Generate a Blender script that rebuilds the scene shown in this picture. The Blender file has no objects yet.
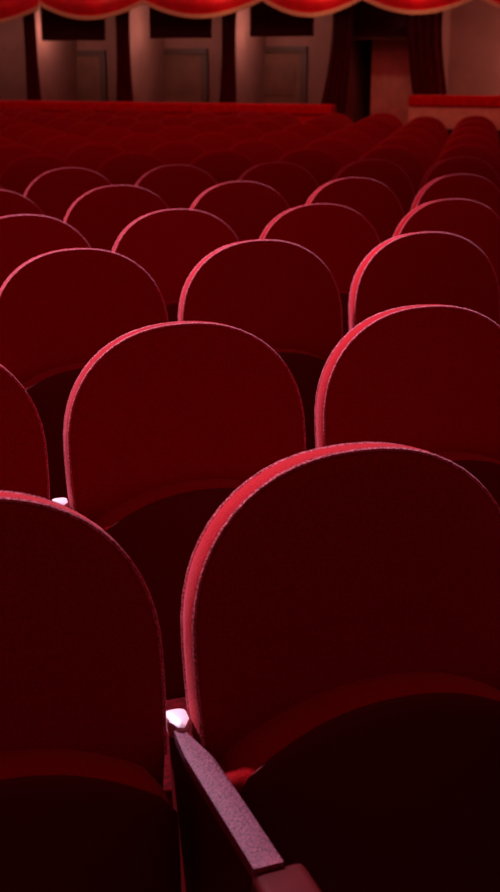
import bpy, bmesh, math, random
from mathutils import Vector, Matrix
random.seed(7)
C = bpy.context.scene.collection
S = bpy.context.scene

# ------------------------------------------------------------------ camera
FPX, YAW, PITCH, HC = 1198.9, 0.3303, 0.3106, 1.4644
cam = bpy.data.cameras.new('camera')
cam.sensor_fit = 'VERTICAL'; cam.sensor_height = 36; cam.lens = FPX / 892 * 36
cam.clip_start = 0.02
co = bpy.data.objects.new('camera', cam); C.objects.link(co)
co.location = (0, 0, HC); co.rotation_euler = (math.pi / 2 - PITCH, 0, -YAW)
S.camera = co
cam.dof.use_dof = True; cam.dof.focus_distance = 2.1; cam.dof.aperture_fstop = 6.5

# ------------------------------------------------------------------ world, light, exposure
w = bpy.data.worlds.new('hall_ambient'); S.world = w; w.use_nodes = True
bg = w.node_tree.nodes['Background']
bg.inputs[0].default_value = (1.0, 0.12, 0.14, 1); bg.inputs[1].default_value = 0.11
S.view_settings.view_transform = 'Standard'; S.view_settings.look = 'None'
S.view_settings.exposure = 0.0; S.view_settings.gamma = 1

def spot(name, loc, target, power, col, size, blend, radius):
    l = bpy.data.lights.new(name, 'SPOT'); l.energy = power; l.color = col
    l.spot_size = size; l.spot_blend = blend; l.shadow_soft_size = radius
    o = bpy.data.objects.new(name, l); C.objects.link(o); o.location = loc
    o.rotation_euler = (Vector(target) - Vector(loc)).to_track_quat('-Z', 'Y').to_euler()
    return o
def area(name, loc, target, power, col, sx, sy):
    l = bpy.data.lights.new(name, 'AREA'); l.energy = power; l.color = col
    l.shape = 'RECTANGLE'; l.size = sx; l.size_y = sy
    o = bpy.data.objects.new(name, l); C.objects.link(o); o.location = loc
    o.rotation_euler = (Vector(target) - Vector(loc)).to_track_quat('-Z', 'Y').to_euler()
    return o
spot('hall_spot_left', (-4.2, 9.0, 8.5), (0.0, 2.85, 0.8), 8800, (1.0, 0.44, 0.54), math.radians(42), 0.4, 0.35)
spot('hall_spot_rear', (0.28, 6.4, 5.4), (0.6, 2.2, 0.7), 1900, (0.95, 0.62, 0.85), math.radians(42), 0.7, 0.12)
area('overhead_fill', (0.5, 3.5, 5.5), (0.5, 3.5, 0), 28, (1.0, 0.10, 0.12), 4, 4)  # added soft red fill from above, lifts the upward faces; no real fixture
area('far_rows_fill', (2.6, 7.2, 4.6), (3.4, 14.5, 0.9), 60, (1.0, 0.10, 0.10), 5, 2.5)  # fill added over the middle rows to brighten the far seat fronts

# ------------------------------------------------------------------ materials
def mat(name, col, rough=0.7, metal=0.0, noise=0.0, nscale=40, sheen=0.0, sheen_tint=(1, .6, .65), bump=0.0, col2=None, spec=0.5, emit=None, estr=0):
    m = bpy.data.materials.new(name); m.use_nodes = True
    nt = m.node_tree; b = nt.nodes['Principled BSDF']
    b.inputs['Base Color'].default_value = (*col, 1); b.inputs['Roughness'].default_value = rough
    b.inputs['Metallic'].default_value = metal; b.inputs['Specular IOR Level'].default_value = spec
    if sheen:
        b.inputs['Sheen Weight'].default_value = sheen; b.inputs['Sheen Roughness'].default_value = 0.4
        b.inputs['Sheen Tint'].default_value = (*sheen_tint, 1)
    if noise or bump:
        tc = nt.nodes.new('ShaderNodeTexCoord'); n = nt.nodes.new('ShaderNodeTexNoise')
        n.inputs['Scale'].default_value = nscale; n.inputs['Detail'].default_value = 4
        nt.links.new(tc.outputs['Object'], n.inputs['Vector'])
        if noise:
            r = nt.nodes.new('ShaderNodeValToRGB')
            r.color_ramp.elements[0].position = 0.35; r.color_ramp.elements[1].position = 0.65
            c2 = col2 or tuple(min(1, c * (1 + noise)) for c in col)
            r.color_ramp.elements[0].color = (*[c * (1 - noise) for c in col], 1)
            r.color_ramp.elements[1].color = (*c2, 1)
            nt.links.new(n.outputs['Fac'], r.inputs['Fac']); nt.links.new(r.outputs['Color'], b.inputs['Base Color'])
        if bump:
            bp = nt.nodes.new('ShaderNodeBump'); bp.inputs['Strength'].default_value = bump; bp.inputs['Distance'].default_value = 0.002
            nt.links.new(n.outputs['Fac'], bp.inputs['Height']); nt.links.new(bp.outputs['Normal'], b.inputs['Normal'])
    if emit:
        b.inputs['Emission Color'].default_value = (*emit, 1); b.inputs['Emission Strength'].default_value = estr
    return m
M = {}
M['velvet'] = mat('red_velvet', (0.33, 0.002, 0.008), 0.9, noise=0.15, nscale=300, sheen=0.4, sheen_tint=(1, .4, .5), bump=0.8, spec=0.1)
M['piping'] = mat('velvet_piping', (0.55, 0.06, 0.10), 0.7, noise=0.5, nscale=300, sheen=1.0, sheen_tint=(1, .7, .8), bump=0.7, col2=(0.9, 0.3, 0.4), spec=0.2)
M['shell'] = mat('dark_seat_shell', (0.09, 0.001, 0.002), 0.6, spec=0.25)
M['standard'] = mat('dark_red_painted_metal', (0.09, 0.002, 0.004), 0.6, spec=0.2)
M['arm'] = mat('worn_mauve_armrest', (0.20, 0.045, 0.085), 0.6, noise=0.5, nscale=300, bump=0.6, col2=(0.38, 0.11, 0.18), spec=0.5)
M['cap'] = mat('pale_metal_cap', (0.85, 0.8, 0.85), 0.35, spec=0.6)
M['knob'] = mat('dark_red_wood', (0.06, 0.003, 0.004), 0.7, spec=0.1)
M['carpet'] = mat('dark_red_carpet', (0.05, 0.001, 0.003), 0.95, noise=0.4, nscale=60, spec=0.05)
M['wall'] = mat('dusky_pink_plaster', (0.34, 0.12, 0.10), 0.8, noise=0.1, nscale=3, spec=0.2)
M['panel'] = mat('brown_door_panel', (0.25, 0.085, 0.06), 0.7, noise=0.12, nscale=5, spec=0.2)
M['frame'] = mat('dark_brown_frame', (0.12, 0.035, 0.025), 0.6)
M['dark'] = mat('dark_maroon_paint', (0.07, 0.004, 0.008), 0.8, spec=0.1)
M['drape'] = mat('maroon_drape', (0.11, 0.003, 0.008), 0.9, noise=0.2, nscale=12, sheen=0.2, spec=0.1)
M['swag'] = mat('scarlet_swag_satin', (0.6, 0.002, 0.012), 0.55, noise=0.15, nscale=8, spec=0.4)
M['gold'] = mat('old_gold_fringe', (0.55, 0.30, 0.17), 0.7, noise=0.25, nscale=90, bump=0.8)
M['cream'] = mat('cream_plaster', (0.9, 0.52, 0.34), 0.7, noise=0.1, nscale=10)
M['rail'] = mat('scarlet_velvet_rail', (0.75, 0.002, 0.008), 0.85, noise=0.15, nscale=30, sheen=0.3, sheen_tint=(1, .2, .2), spec=0.1)
M['metal'] = mat('grey_brown_metal', (0.3, 0.2, 0.17), 0.45, metal=0.6)

# ------------------------------------------------------------------ mesh helpers
def build(name, verts, faces, m, parent=None, smooth=True, sharp=40):
    me = bpy.data.meshes.new(name); me.from_pydata([tuple(v) for v in verts], [], faces); me.update()
    bm = bmesh.new(); bm.from_mesh(me); bmesh.ops.recalc_face_normals(bm, faces=bm.faces); bm.to_mesh(me); bm.free()
    me.materials.append(m)
    if smooth:
        me.polygons.foreach_set('use_smooth', [True] * len(me.polygons))
        me.set_sharp_from_angle(angle=math.radians(sharp))
    o = bpy.data.objects.new(name, me); C.objects.link(o)
    if parent: o.parent = parent
    return o
def tag(o, label=None, cat=None, group=None, kind=None):
    if label: o['label'] = label
    if cat: o['category'] = cat
    if group: o['group'] = group
    if kind: o['kind'] = kind
    return o
def empty(name, loc, rz=0):
    o = bpy.data.objects.new(name, None); C.objects.link(o); o.location = loc; o.rotation_euler = (0, 0, rz)
    o.empty_display_size = 0.1
    return o
def rings_mesh(rings, close_start=None, close_end=None):
    """loft closed rings of equal count; optional centre points close the ends"""
    n = len(rings[0]); V = [p for r in rings for p in r]; F = []
    for k in range(len(rings) - 1):
        a, b = k * n, (k + 1) * n
        for i in range(n):
            j = (i + 1) % n; F.append((a + i, a + j, b + j, b + i))
    if close_start is not None:
        V.append(close_start); c = len(V) - 1
        for i in range(n): F.append((c, (i + 1) % n, i))
    if close_end is not None:
        V.append(close_end); c = len(V) - 1; a = (len(rings) - 1) * n
        for i in range(n): F.append((c, a + i, a + (i + 1) % n))
    return V, F
def tube(path, r, seg=6, closed=False):
    rings = []; n = len(path)
    for i, p in enumerate(path):
        a = path[(i - 1) % n] if closed or i > 0 else path[i]
        b = path[(i + 1) % n] if closed or i < n - 1 else path[i]
        t = (Vector(b) - Vector(a)).normalized()
        u = t.cross(Vector((0, 1, 0)));
        if u.length < 1e-3: u = t.cross(Vector((1, 0, 0)))
        u.normalize(); v = t.cross(u)
        rings.append([Vector(p) + u * (r * math.cos(q * 2 * math.pi / seg)) + v * (r * math.sin(q * 2 * math.pi / seg)) for q in range(seg)])
    if closed:
        rings.append(rings[0]); return rings_mesh(rings)
    return rings_mesh(rings, Vector(path[0]), Vector(path[-1]))
def bevel_box(x0, x1, y0, y1, z0, z1, bev=0.005, seg=2):
    bm = bmesh.new(); bmesh.ops.create_cube(bm, size=1)
    for v in bm.verts:
        v.co = Vector(((x0 + x1) / 2 + v.co.x * (x1 - x0), (y0 + y1) / 2 + v.co.y * (y1 - y0), (z0 + z1) / 2 + v.co.z * (z1 - z0)))
    if bev: bmesh.ops.bevel(bm, geom=bm.edges[:], offset=bev, segments=seg, affect='EDGES', profile=0.6)
    V = [v.co.copy() for v in bm.verts]; bm.verts.index_update()
    F = [tuple(v.index for v in f.verts) for f in bm.faces]; bm.free()
    return V, F
def prism(poly, z0, z1, bev=0.0):
    bm = bmesh.new(); lo = [bm.verts.new((x, y, z0)) for x, y in poly]
    f = bm.faces.new(lo); r = bmesh.ops.extrude_face_region(bm, geom=[f])
    for v in r['geom']:
        if isinstance(v, bmesh.types.BMVert): v.co.z = z1
    bmesh.ops.recalc_face_normals(bm, faces=bm.faces)
    if bev: bmesh.ops.bevel(bm, geom=bm.edges[:], offset=bev, segments=2, affect='EDGES', profile=0.6)
    bm.verts.index_update(); V = [v.co.copy() for v in bm.verts]; F = [tuple(v.index for v in f.verts) for f in bm.faces]; bm.free()
    return V, F
def merge(*parts):
    V, F = [], []
    for v, f in parts:
        k = len(V); V += list(v); F += [tuple(i + k for i in g) for g in f]
    return V, F

# ------------------------------------------------------------------ places: a = metres right of the view line, d = metres ahead of the viewer, on the floor plan
def plan(a, d, z=0):
    return Vector((a * math.cos(YAW) + d * math.sin(YAW), -a * math.sin(YAW) + d * math.cos(YAW), z))
def project(p):
    x = p.x * math.cos(YAW) - p.y * math.sin(YAW); y = p.x * math.sin(YAW) + p.y * math.cos(YAW); h = HC - p.z
    zc = y * math.cos(PITCH) + h * math.sin(PITCH); yc = h * math.cos(PITCH) - y * math.sin(PITCH)
    return 250 + FPX * x / zc, 446 + FPX * yc / zc, zc

# ------------------------------------------------------------------ structure
def wd(a):      # distance of the parapet line of the boxes, nearer towards the right
    return 14.05 - 0.37 * a
AV = Vector(plan(1, wd(1)) - plan(0, wd(0))).normalized()           # along the boxes, to the right
NV = Vector((-AV.y, AV.x, 0))                                        # away from the viewer
WANG = math.atan2(AV.y, AV.x)
W0 = plan(0, wd(0))
def wl(s, n=0, z=0): return W0 + AV * s + NV * n + Vector((0, 0, z))
WM = Matrix.Translation(W0) @ Matrix.Rotation(WANG, 4, 'Z')          # wall frame: x along, y away, z up
def s_of(px, n=0.0, z=1.6):   # where the sight line of a photo column meets the box line
    lo, hi = -9.0, 9.0
    for _ in range(50):
        m = (lo + hi) / 2
        if project(wl(m, n, z))[0] < px: lo = m
        else: hi = m
    return lo
def wbuild(name, VF, m, parent=None, **k):
    o = build(name, VF[0], VF[1], m, parent, **k)
    if parent is None: o.matrix_world = WM
    return o
def wempty(name, x, y, z=0):
    p = WM @ Vector((x, y, z)); return empty(name, p, WANG)

tag(build('floor', [(-9, -3, 0), (11, -3, 0), (11, 22, 0), (-9, 22, 0)], [(0, 1, 2, 3)], M['carpet']), kind='structure')
DEP = 1.5
tag(wbuild('wall_back', bevel_box(-7, 6.5, DEP, DEP + 0.1, 0, 4, 0), M['wall']), kind='structure')
tag(wbuild('ceiling', bevel_box(-7, 6.5, -0.25, DEP, 2.42, 2.5, 0), M['dark']), kind='structure')

# ------------------------------------------------------------------ theatre seats
def outline(n_arc=28):
    """backrest outline, seen from the front, x right and h up from its foot; closed, counter-clockwise"""
    a, b, hc, e = 0.254, 0.245, 0.305, 2.25
    P = [(0.228, 0.0), (0.240, 0.08), (0.250, 0.17), (0.2535, 0.25)]
    for i in range(n_arc + 1):
        t = math.pi * i / n_arc; c, s_ = math.cos(t), math.sin(t)
        P.append((a * math.copysign(abs(c) ** (2 / e), c), hc + b * abs(s_) ** (2 / e)))
    P += [(-x, h) for x, h in [(0.2535, 0.25), (0.250, 0.17), (0.240, 0.08), (0.228, 0.0)]]
    return P
OUT = outline()
LEAN = math.radians(8.5)
BH = 0.55; ZT = 0.95; T = 0.058
def lean(x, y, h):      # y = 0 at the back face, negative to the front; the top back edge stands over the seat's origin
    c, s_ = math.cos(LEAN), math.sin(LEAN); dh = h - BH
    return Vector((x, y * c + dh * s_, ZT + dh * c - y * s_ * -1 * -1))
def ring(sc, y, hc=0.28):
    return [lean(x * sc, y, hc + (h - hc) * sc) for x, h in OUT]
def inset(d, y):
    """outline shrunk by a true distance d"""
    n = len(OUT); R = []
    for i in range(n):
        p0, p1, p2 = OUT[i - 1], OUT[i], OUT[(i + 1) % n]
        t = Vector((p2[0] - p0[0], p2[1] - p0[1])).normalized(); nx, nh = -t.y, t.x
        R.append(lean(p1[0] + nx * d, y, max(0.0, p1[1] + nh * d)))
    return R
def make_seat():
    root = empty('theatre_seat', (0, 0, 0))
    # padded back: back plane, rounded rim, front face gently domed
    R = [ring(0.5, -0.004), ring(0.85, -0.002), inset(0.012, 0), inset(0.003, -0.004), inset(0.0, -0.012), inset(-0.002, -T * 0.5), inset(0.0, -T + 0.012),
         inset(0.003, -T + 0.004), inset(0.010, -T), inset(0.03, -T - 0.003), ring(0.7, -T - 0.012), ring(0.4, -T - 0.018)]
    V, F = rings_mesh(R, lean(0, -0.005, 0.28), lean(0, -T - 0.02, 0.28))
    back = build('backrest', V, F, M['velvet'], root)
    for nm, y in (('piping', -T + 0.004), ('piping', -0.005)):
        path = inset(0.0022, y)[2:-2]
        V, F = tube(path, 0.0033, 6); build(nm, V, F, M['piping'], back)
    # folded seat cushion standing in front of the back
    y0, y1 = -T - 0.05, -T - 0.155
    def cush(d, y, sc=1.0):
        P = []; hw = 0.232 - d
        for i in range(25):
            u = 1 - 2 * i / 24; x = hw * u
            z = 0.643 - d - 0.080 * abs(u) ** 2.2 - (0.0 if abs(u) < 0.999 else 0.012)
            P.append((x, z))
        P += [(-hw, 0.5), (-hw + 0.005, 0.32), (-hw + 0.02, 0.22 + d), (hw - 0.02, 0.22 + d), (hw - 0.005, 0.32), (hw, 0.5)]
        return [Vector((x * sc, y + ((z - 0.42) * sc) * 0.12, 0.42 + (z - 0.42) * sc)) for x, z in P]
    R = [cush(0.01, y0, 0.5), cush(0.01, y0, 0.9), cush(0.008, y0 - 0.006), cush(0.0, y0 - 0.02), cush(-0.002, (y0 + y1) / 2), cush(0.0, y1 + 0.012), cush(0.004, y1)]
    V, F = rings_mesh(R, Vector((0, y0, 0.42)), Vector((0, y1, 0.42)))
    seat = build('seat_cushion', V, F, M['velvet'], root)
    R = [cush(0.006, y1), cush(-0.002, y1 - 0.001), cush(-0.003, y1 - 0.006), cush(0.001, y1 - 0.010), cush(0.001, y1 - 0.014, 0.9), cush(0.001, y1 - 0.018, 0.5)]
    V, F = rings_mesh(R, Vector((0, y1, 0.42)), Vector((0, y1 - 0.018, 0.42)))
    build('seat_pan', V, F, M['shell'], seat)
    # back shell board behind the padding, below the pad and down to the hinge rail
    V, F = bevel_box(-0.262, 0.262, -T - 0.09, -T - 0.04, 0.17, 0.205, 0.006); build('hinge_rail', V, F, M['standard'], root)
    # side standard with its armrest, on the viewer's left
    X = -0.273
    prof = [(-0.075, 0.588), (-0.13, 0.586), (-0.40, 0.586), (-0.43, 0.55), (-0.40, 0.46), (-0.33, 0.34), (-0.30, 0.20), (-0.31, 0.06), (-0.36, 0.0), (-0.08, 0.0), (-0.10, 0.06), (-0.12, 0.3), (-0.085, 0.5)]
    V = [Vector((X - 0.013, y, z)) for y, z in prof] + [Vector((X + 0.013, y, z)) for y, z in prof]; n = len(prof)
    F = [tuple(range(n)), tuple(range(2 * n - 1, n - 1, -1))] + [(i, i + n, (i + 1) % n + n, (i + 1) % n) for i in range(n)]
    build('side_standard', V, F, M['standard'], root, smooth=False)
    V, F = prism([(X - 0.012, -0.095), (X + 0.002, -0.095), (X + 0.018, -0.18), (X + 0.019, -0.405), (X - 0.018, -0.405), (X - 0.018, -0.16)], 0.588, 0.606, 0.002)
    arm = build('armrest', V, F, M['arm'], root)
    V, F = prism([(X - 0.011, -0.050), (X + 0.012, -0.050), (X + 0.018, -0.058), (X + 0.016, -0.082), (X + 0.002, -0.104), (X - 0.008, -0.100), (X - 0.014, -0.082), (X - 0.014, -0.058)], 0.588, 0.613, 0.006)
    build('end_cap', V, F, M['cap'], arm)
    V, F = bevel_box(X - 0.021, X + 0.044, -0.47, -0.40, 0.553, 0.600, 0.012, 3); build('front_knob', V, F, M['knob'], arm)
    return root
def kids(o): return [c for c in bpy.data.objects if c.parent == o]
seat0 = make_seat()
TREE = [(c, kids(c)) for c in kids(seat0)]
def copy_seat(far=False):
    r = seat0.copy(); C.objects.link(r)
    for c, gs in TREE:
        k = c.copy(); C.objects.link(k); k.parent = r
        for g in gs:
            if far and g.name.startswith('piping'): continue      # too far off to show
            h = g.copy(); C.objects.link(h); h.parent = k
    return r
ROWS = [(0.644, 1.484, 0.042), (0.649, 2.362, -0.001), (0.641, 3.434, -0.006), (0.618, 4.28, -0.02), (0.614, 5.192, 0), (0.585, 6.141, 0)]
for k in range(6, 17): ROWS.append((0.60 - 0.012 * (k - 5), 6.141 + 0.94 * (k - 5), 0))
ORD = ['first', 'second', 'third', 'fourth', 'fifth', 'sixth', 'seventh', 'eighth', 'ninth', 'tenth', 'eleventh', 'twelfth', 'thirteenth', 'fourteenth', 'fifteenth', 'sixteenth', 'seventeenth', 'eighteenth']
SPECIAL = {(0, 0): 'largest red velvet theatre seat at lower right, whole rounded back in the foreground',
           (0, -1): 'cropped red velvet theatre seat at lower left, beside the mauve armrest',
           (1, 0): 'red velvet theatre seat just behind the gap between the two foreground seats',
           (1, 1): 'red velvet theatre seat directly behind the largest foreground seat, cut by the right edge',
           (1, -1): 'red velvet seat cut by the left edge, behind the lower left foreground seat'}
first = True; count = 0
for i, (X, Y, rz) in enumerate(ROWS):
    row = []
    for j in range(-14, 15):
        p = Vector((X + j * 0.55 * math.cos(rz), Y + j * 0.55 * math.sin(rz), 0))
        u, v, zc = project(p + Vector((0, 0, 0.85)))
        if zc < 0.5: continue
        hw = 0.275 * FPX / zc
        if u + hw < -6 or u - hw > 506: continue
        if (p - W0).dot(NV) > -0.30: continue
        row.append((u, j, p))
    row.sort(key=lambda q: q[0])
    for n, (u, j, p) in enumerate(row):
        o = seat0 if first else copy_seat(i >= 6); first = False; count += 1
        o.location = p; o.rotation_euler = (0, 0, rz)
        tone = 'red velvet theatre seat' if i < 6 else 'dim red theatre seat'
        if (i, j) in SPECIAL: lab = SPECIAL[(i, j)]
        elif n == 0: lab = f'{tone}, leftmost in the {ORD[i]} row back from the viewer'
        elif n == len(row) - 1: lab = f'{tone}, rightmost in the {ORD[i]} row back from the viewer'
        else: lab = f'{tone}, {ORD[n]} from the left in the {ORD[i]} row back from the viewer'
        tag(o, lab, 'theatre seat', 'rows of red velvet theatre seats')
print('seats', count)

# ------------------------------------------------------------------ box fronts
SA = s_of(333, 0, 1.0)      # left parapet ends at the aisle doorway
SB = s_of(409, 0, 1.0)
def parapet(x0, x1, top, label, trim='cream'):
    t = wempty('box_parapet', x0, 0)
    L = x1 - x0
    V, F = bevel_box(0, L, 0, 0.10, 0, top - 0.32, 0.004); build('panel', V, F, M['dark'], t)
    V, F = bevel_box(0, L, -0.03, 0.12, top - 0.32, top - 0.09, 0.012); build('cornice', V, F, M[trim], t)
    V, F = bevel_box(0, L, -0.05, 0.15, top - 0.09, top + 0.03, 0.03, 3); build('hand_rail', V, F, M['rail'], t)
    tag(t, label, 'parapet')
parapet(-6.5, SA, 0.98, 'long low parapet with scarlet rail below the left boxes', 'rail')
parapet(SB, 4.5, 1.09, 'short cream parapet with scarlet velvet rail at the far right')

# ------------------------------------------------------------------ box partitions, drapes, doors
def drape(px, wpx, zt, zb, label, flare=0.0, n=-0.02, taper=0.0):
    x = s_of(px, n); wid = wpx * 0.0115; t = None
    nx, nz = 40, 14; V = []; F = []
    for side in (0, 1):
        for b in range(nz + 1):
            f = b / nz; z = zt + (zb - zt) * f
            wsc = (1 - 0.22 * math.sin(math.pi * min(1, f * 1.1))) * (1 - taper * f ** 1.5); off = flare * f * f
            for a in range(nx + 1):
                g = a / nx - 0.5
                y = 0.028 * math.sin(a / nx * math.pi * 9) + (0.012 if side else 0)
                V.append(Vector((g * wid * wsc + off, y, z)))
    k = (nx + 1) * (nz + 1)
    for b in range(nz):
        for a in range(nx):
            q = b * (nx + 1) + a
            F.append((q, q + 1, q + nx + 2, q + nx + 1)); F.append((k + q, k + q + nx + 1, k + q + nx + 2, k + q + 1))
    for b in range(nz):
        for a in (0, nx):
            q = b * (nx + 1) + a; F.append((q, q + nx + 1, k + q + nx + 1, k + q))
    for a in range(nx):
        for b in (0, nz):
            q = b * (nx + 1) + a; F.append((q, q + 1, k + q + 1, k + q))
    o = build('box_drape', V, F, M['drape']); p = WM @ Vector((x, n, 0)); o.location = p; o.rotation_euler = (0, 0, WANG)
    tag(o, label, 'drape', 'drapes between the boxes'); return o
NY = 0.26
drape(30, 17, 2.42, 0.90, 'maroon drape between boxes, leftmost of the hanging drapes', 0.02, NY)
drape(123, 19, 2.42, 0.90, 'maroon drape between boxes, second from the left', 0.0, NY)
drape(229, 18, 2.42, 0.90, 'maroon drape between boxes, third from the left', -0.02, NY)
drape(344, 26, 2.42, 0.80, 'maroon drape bending left at the left side of the doorway', -0.14, NY)
drape(421, 48, 2.42, 1.05, 'wide maroon drape at the right side of the doorway', 0.13, NY, 0.35)
# partition walls behind the drapes
for k, px in enumerate((30, 123, 229, 344, 425)):
    x = s_of(px, NY + 0.1)
    tag(wbuild('wall_partition_%s' % 'abcde'[k], bevel_box(x - 0.04, x + 0.04, NY + 0.06, DEP, 0, 2.42, 0), M['wall']), kind='structure')
# doors at the back of each box with a pelmet over them
def door(n, pa, pb, zt):
    xa, xb = s_of(pa, DEP), s_of(pb, DEP)
    V, F = merge(bevel_box(xa, xa + 0.08, DEP - 0.05, DEP, 0, zt, 0.004), bevel_box(xb - 0.08, xb, DEP - 0.05, DEP, 0, zt, 0.004), bevel_box(xa, xb, DEP - 0.05, DEP, zt, zt + 0.08, 0.004))
    d = wbuild('door_%d' % n, bevel_box(xa + 0.08, xb - 0.08, DEP - 0.025, DEP, 0, zt, 0), M['panel']); tag(d, kind='structure')
    build('door_frame', V, F, M['frame'], d)
    V, F = merge(*[bevel_box(xa + 0.16, xb - 0.16, DEP - 0.035, DEP - 0.02, z0, z1, 0.006) for z0, z1 in ((0.2, 0.95), (1.05, zt - 0.1))])
    build('door_panel', V, F, M['panel'], d)
def pelmet(pa, pb, zb, label):
    n = NY + 0.12; xa, xb = s_of(pa, n), s_of(pb, n)
    V, F = bevel_box(0, xb - xa, 0, 0.06, zb, 2.42, 0.006)
    o = build('pelmet', V, F, M['dark']); o.location = WM @ Vector((xa, n, 0)); o.rotation_euler = (0, 0, WANG)
    tag(o, label, 'pelmet', 'pelmets over the boxes')
door(1, 50, 106, 1.52); door(2, 153, 208, 1.54); door(3, 252, 308, 1.56)
pelmet(42, 104, 1.70, 'dark maroon pelmet over the box left of the second drape')
pelmet(150, 210, 1.72, 'dark maroon pelmet over the box between second and third drapes')
pelmet(250, 312, 1.73, 'dark maroon pelmet over the box right of the third drape')
# aisle doorway, right of centre
xa, xb = s_of(352, NY + 0.2), s_of(412, NY + 0.2)
tag(wbuild('door_4', bevel_box(s_of(372, NY + 0.5), s_of(430, NY + 0.5), NY + 0.5, NY + 0.55, 0, 1.72, 0.004), M['cream']), kind='structure')
tag(wbuild('trim_1', bevel_box(xa - 0.1, xb + 0.1, NY + 0.16, NY + 0.24, 1.71, 2.42, 0.004), M['dark']), kind='structure')
tag(wbuild('trim_2', bevel_box(xa - 0.1, xb + 0.1, NY + 0.13, NY + 0.2, 1.69, 1.715, 0.004), M['frame']), kind='structure')

# ------------------------------------------------------------------ scalloped valance over the boxes
val = wempty('scalloped_valance', 0, -0.45); tag(val, 'scarlet swagged valance with gold fringe above the boxes', 'valance')
cus = [-62, 38, 143, 262, 362, 478, 590]; dep = [0.155, 0.17, 0.17, 0.17, 0.16, 0.17]
for k in range(6):
    xa, xb = s_of(cus[k], -0.45, 2.1), s_of(cus[k + 1], -0.45, 2.1); nx, nz = 32, 10
    z_hi = 2.05 if k == 0 else 2.10; zt = 2.46
    def low(f): return z_hi - dep[k] * (math.sin(math.pi * f) ** 0.9)
    V = []; F = []
    for side in (0, 1):
        for b in range(nz + 1):
            g = b / nz
            for a in range(nx + 1):
                f = a / nx; z = zt + (low(f) - zt) * g
                y = -0.06 * math.sin(math.pi * f) * math.sin(g * math.pi * .75) - 0.012 * math.sin(g * 18) * math.sin(math.pi * f) + (0.014 if side else 0) + (0.02 if k % 2 else 0)
                V.append(Vector((xa + (xb - xa) * f, y, z)))
    q0 = (nx + 1) * (nz + 1)
    for b in range(nz):
        for a in range(nx):
            q = b * (nx + 1) + a
            F.append((q, q + 1, q + nx + 2, q + nx + 1)); F.append((q0 + q, q0 + q + nx + 1, q0 + q + nx + 2, q0 + q + 1))
    for b in range(nz):
        for a in (0, nx):
            q = b * (nx + 1) + a; F.append((q, q + nx + 1, q0 + q + nx + 1, q0 + q))
    for a in range(nx):
        for b in (0, nz):
            q = b * (nx + 1) + a; F.append((q, q + 1, q0 + q + 1, q0 + q))
    sw = build('swag', V, F, M['swag'], val)
    V = []; F = []; nb = nx * 3
    for a in range(nb + 1):
        f = a / nb; z = low(f); x = xa + (xb - xa) * f
        y = -0.06 * math.sin(math.pi * f) * math.sin(math.pi * .75) + (0.02 if k % 2 else 0) + 0.006 + 0.004 * math.sin(a * 2.1)
        V += [Vector((x, y - 0.018, z + 0.015)), Vector((x, y - 0.022, z - 0.028)), Vector((x, y + 0.018, z - 0.028)), Vector((x, y + 0.018, z + 0.015))]
    for a in range(nb):
        for c in range(4):
            F.append((a * 4 + c, a * 4 + (c + 1) % 4, a * 4 + 4 + (c + 1) % 4, a * 4 + 4 + c))
    F += [(0, 1, 2, 3), tuple(nb * 4 + c for c in (3, 2, 1, 0))]
    build('fringe', V, F, M['gold'], sw)

# ------------------------------------------------------------------ added fill lights for boxes and doorway, lamps of the balcony front
def point(name, loc, power, col, r):
    l = bpy.data.lights.new(name, 'POINT'); l.energy = power; l.color = col; l.shadow_soft_size = r
    o = bpy.data.objects.new(name, l); C.objects.link(o); o.location = loc
for px, e in ((-10, 7), (78, 7), (180, 8), (282, 8.5)):
    point('box_fill', WM @ Vector((s_of(px, 1.0), 0.6, 1.84)), e, (1.0, 0.70, 0.58), 0.08)  # unseen light without fixture, added in each box to brighten its walls
c = WM @ Vector((-1.0, -1.0, 3.2)); t = WM @ Vector((-1.0, -0.6, 1.0))
area('balcony_front_strip', c, t, 22, (1.0, 0.45, 0.36), 9, 0.25).rotation_euler.z

point('doorway_fill', WM @ Vector((s_of(400, 0.3), 0.45, 1.80)), 1.1, (1.0, 0.95, 0.9), 0.06)  # hidden fill added in front of the door to brighten it
for px, e in ((95, 0.4), (215, 1.5), (320, 1.8), (420, 1.8)):
    point('valance_lamp', WM @ Vector((s_of(px, -0.62, 2.2), -0.66, 2.2)), e, (1.0, 0.45, 0.25), 0.03)
point('box_fill', WM @ Vector((s_of(575, 0.7), 0.7, 1.5)), 34, (1.0, 0.60, 0.46), 0.08)  # fill added out of view on the right to brighten the last box
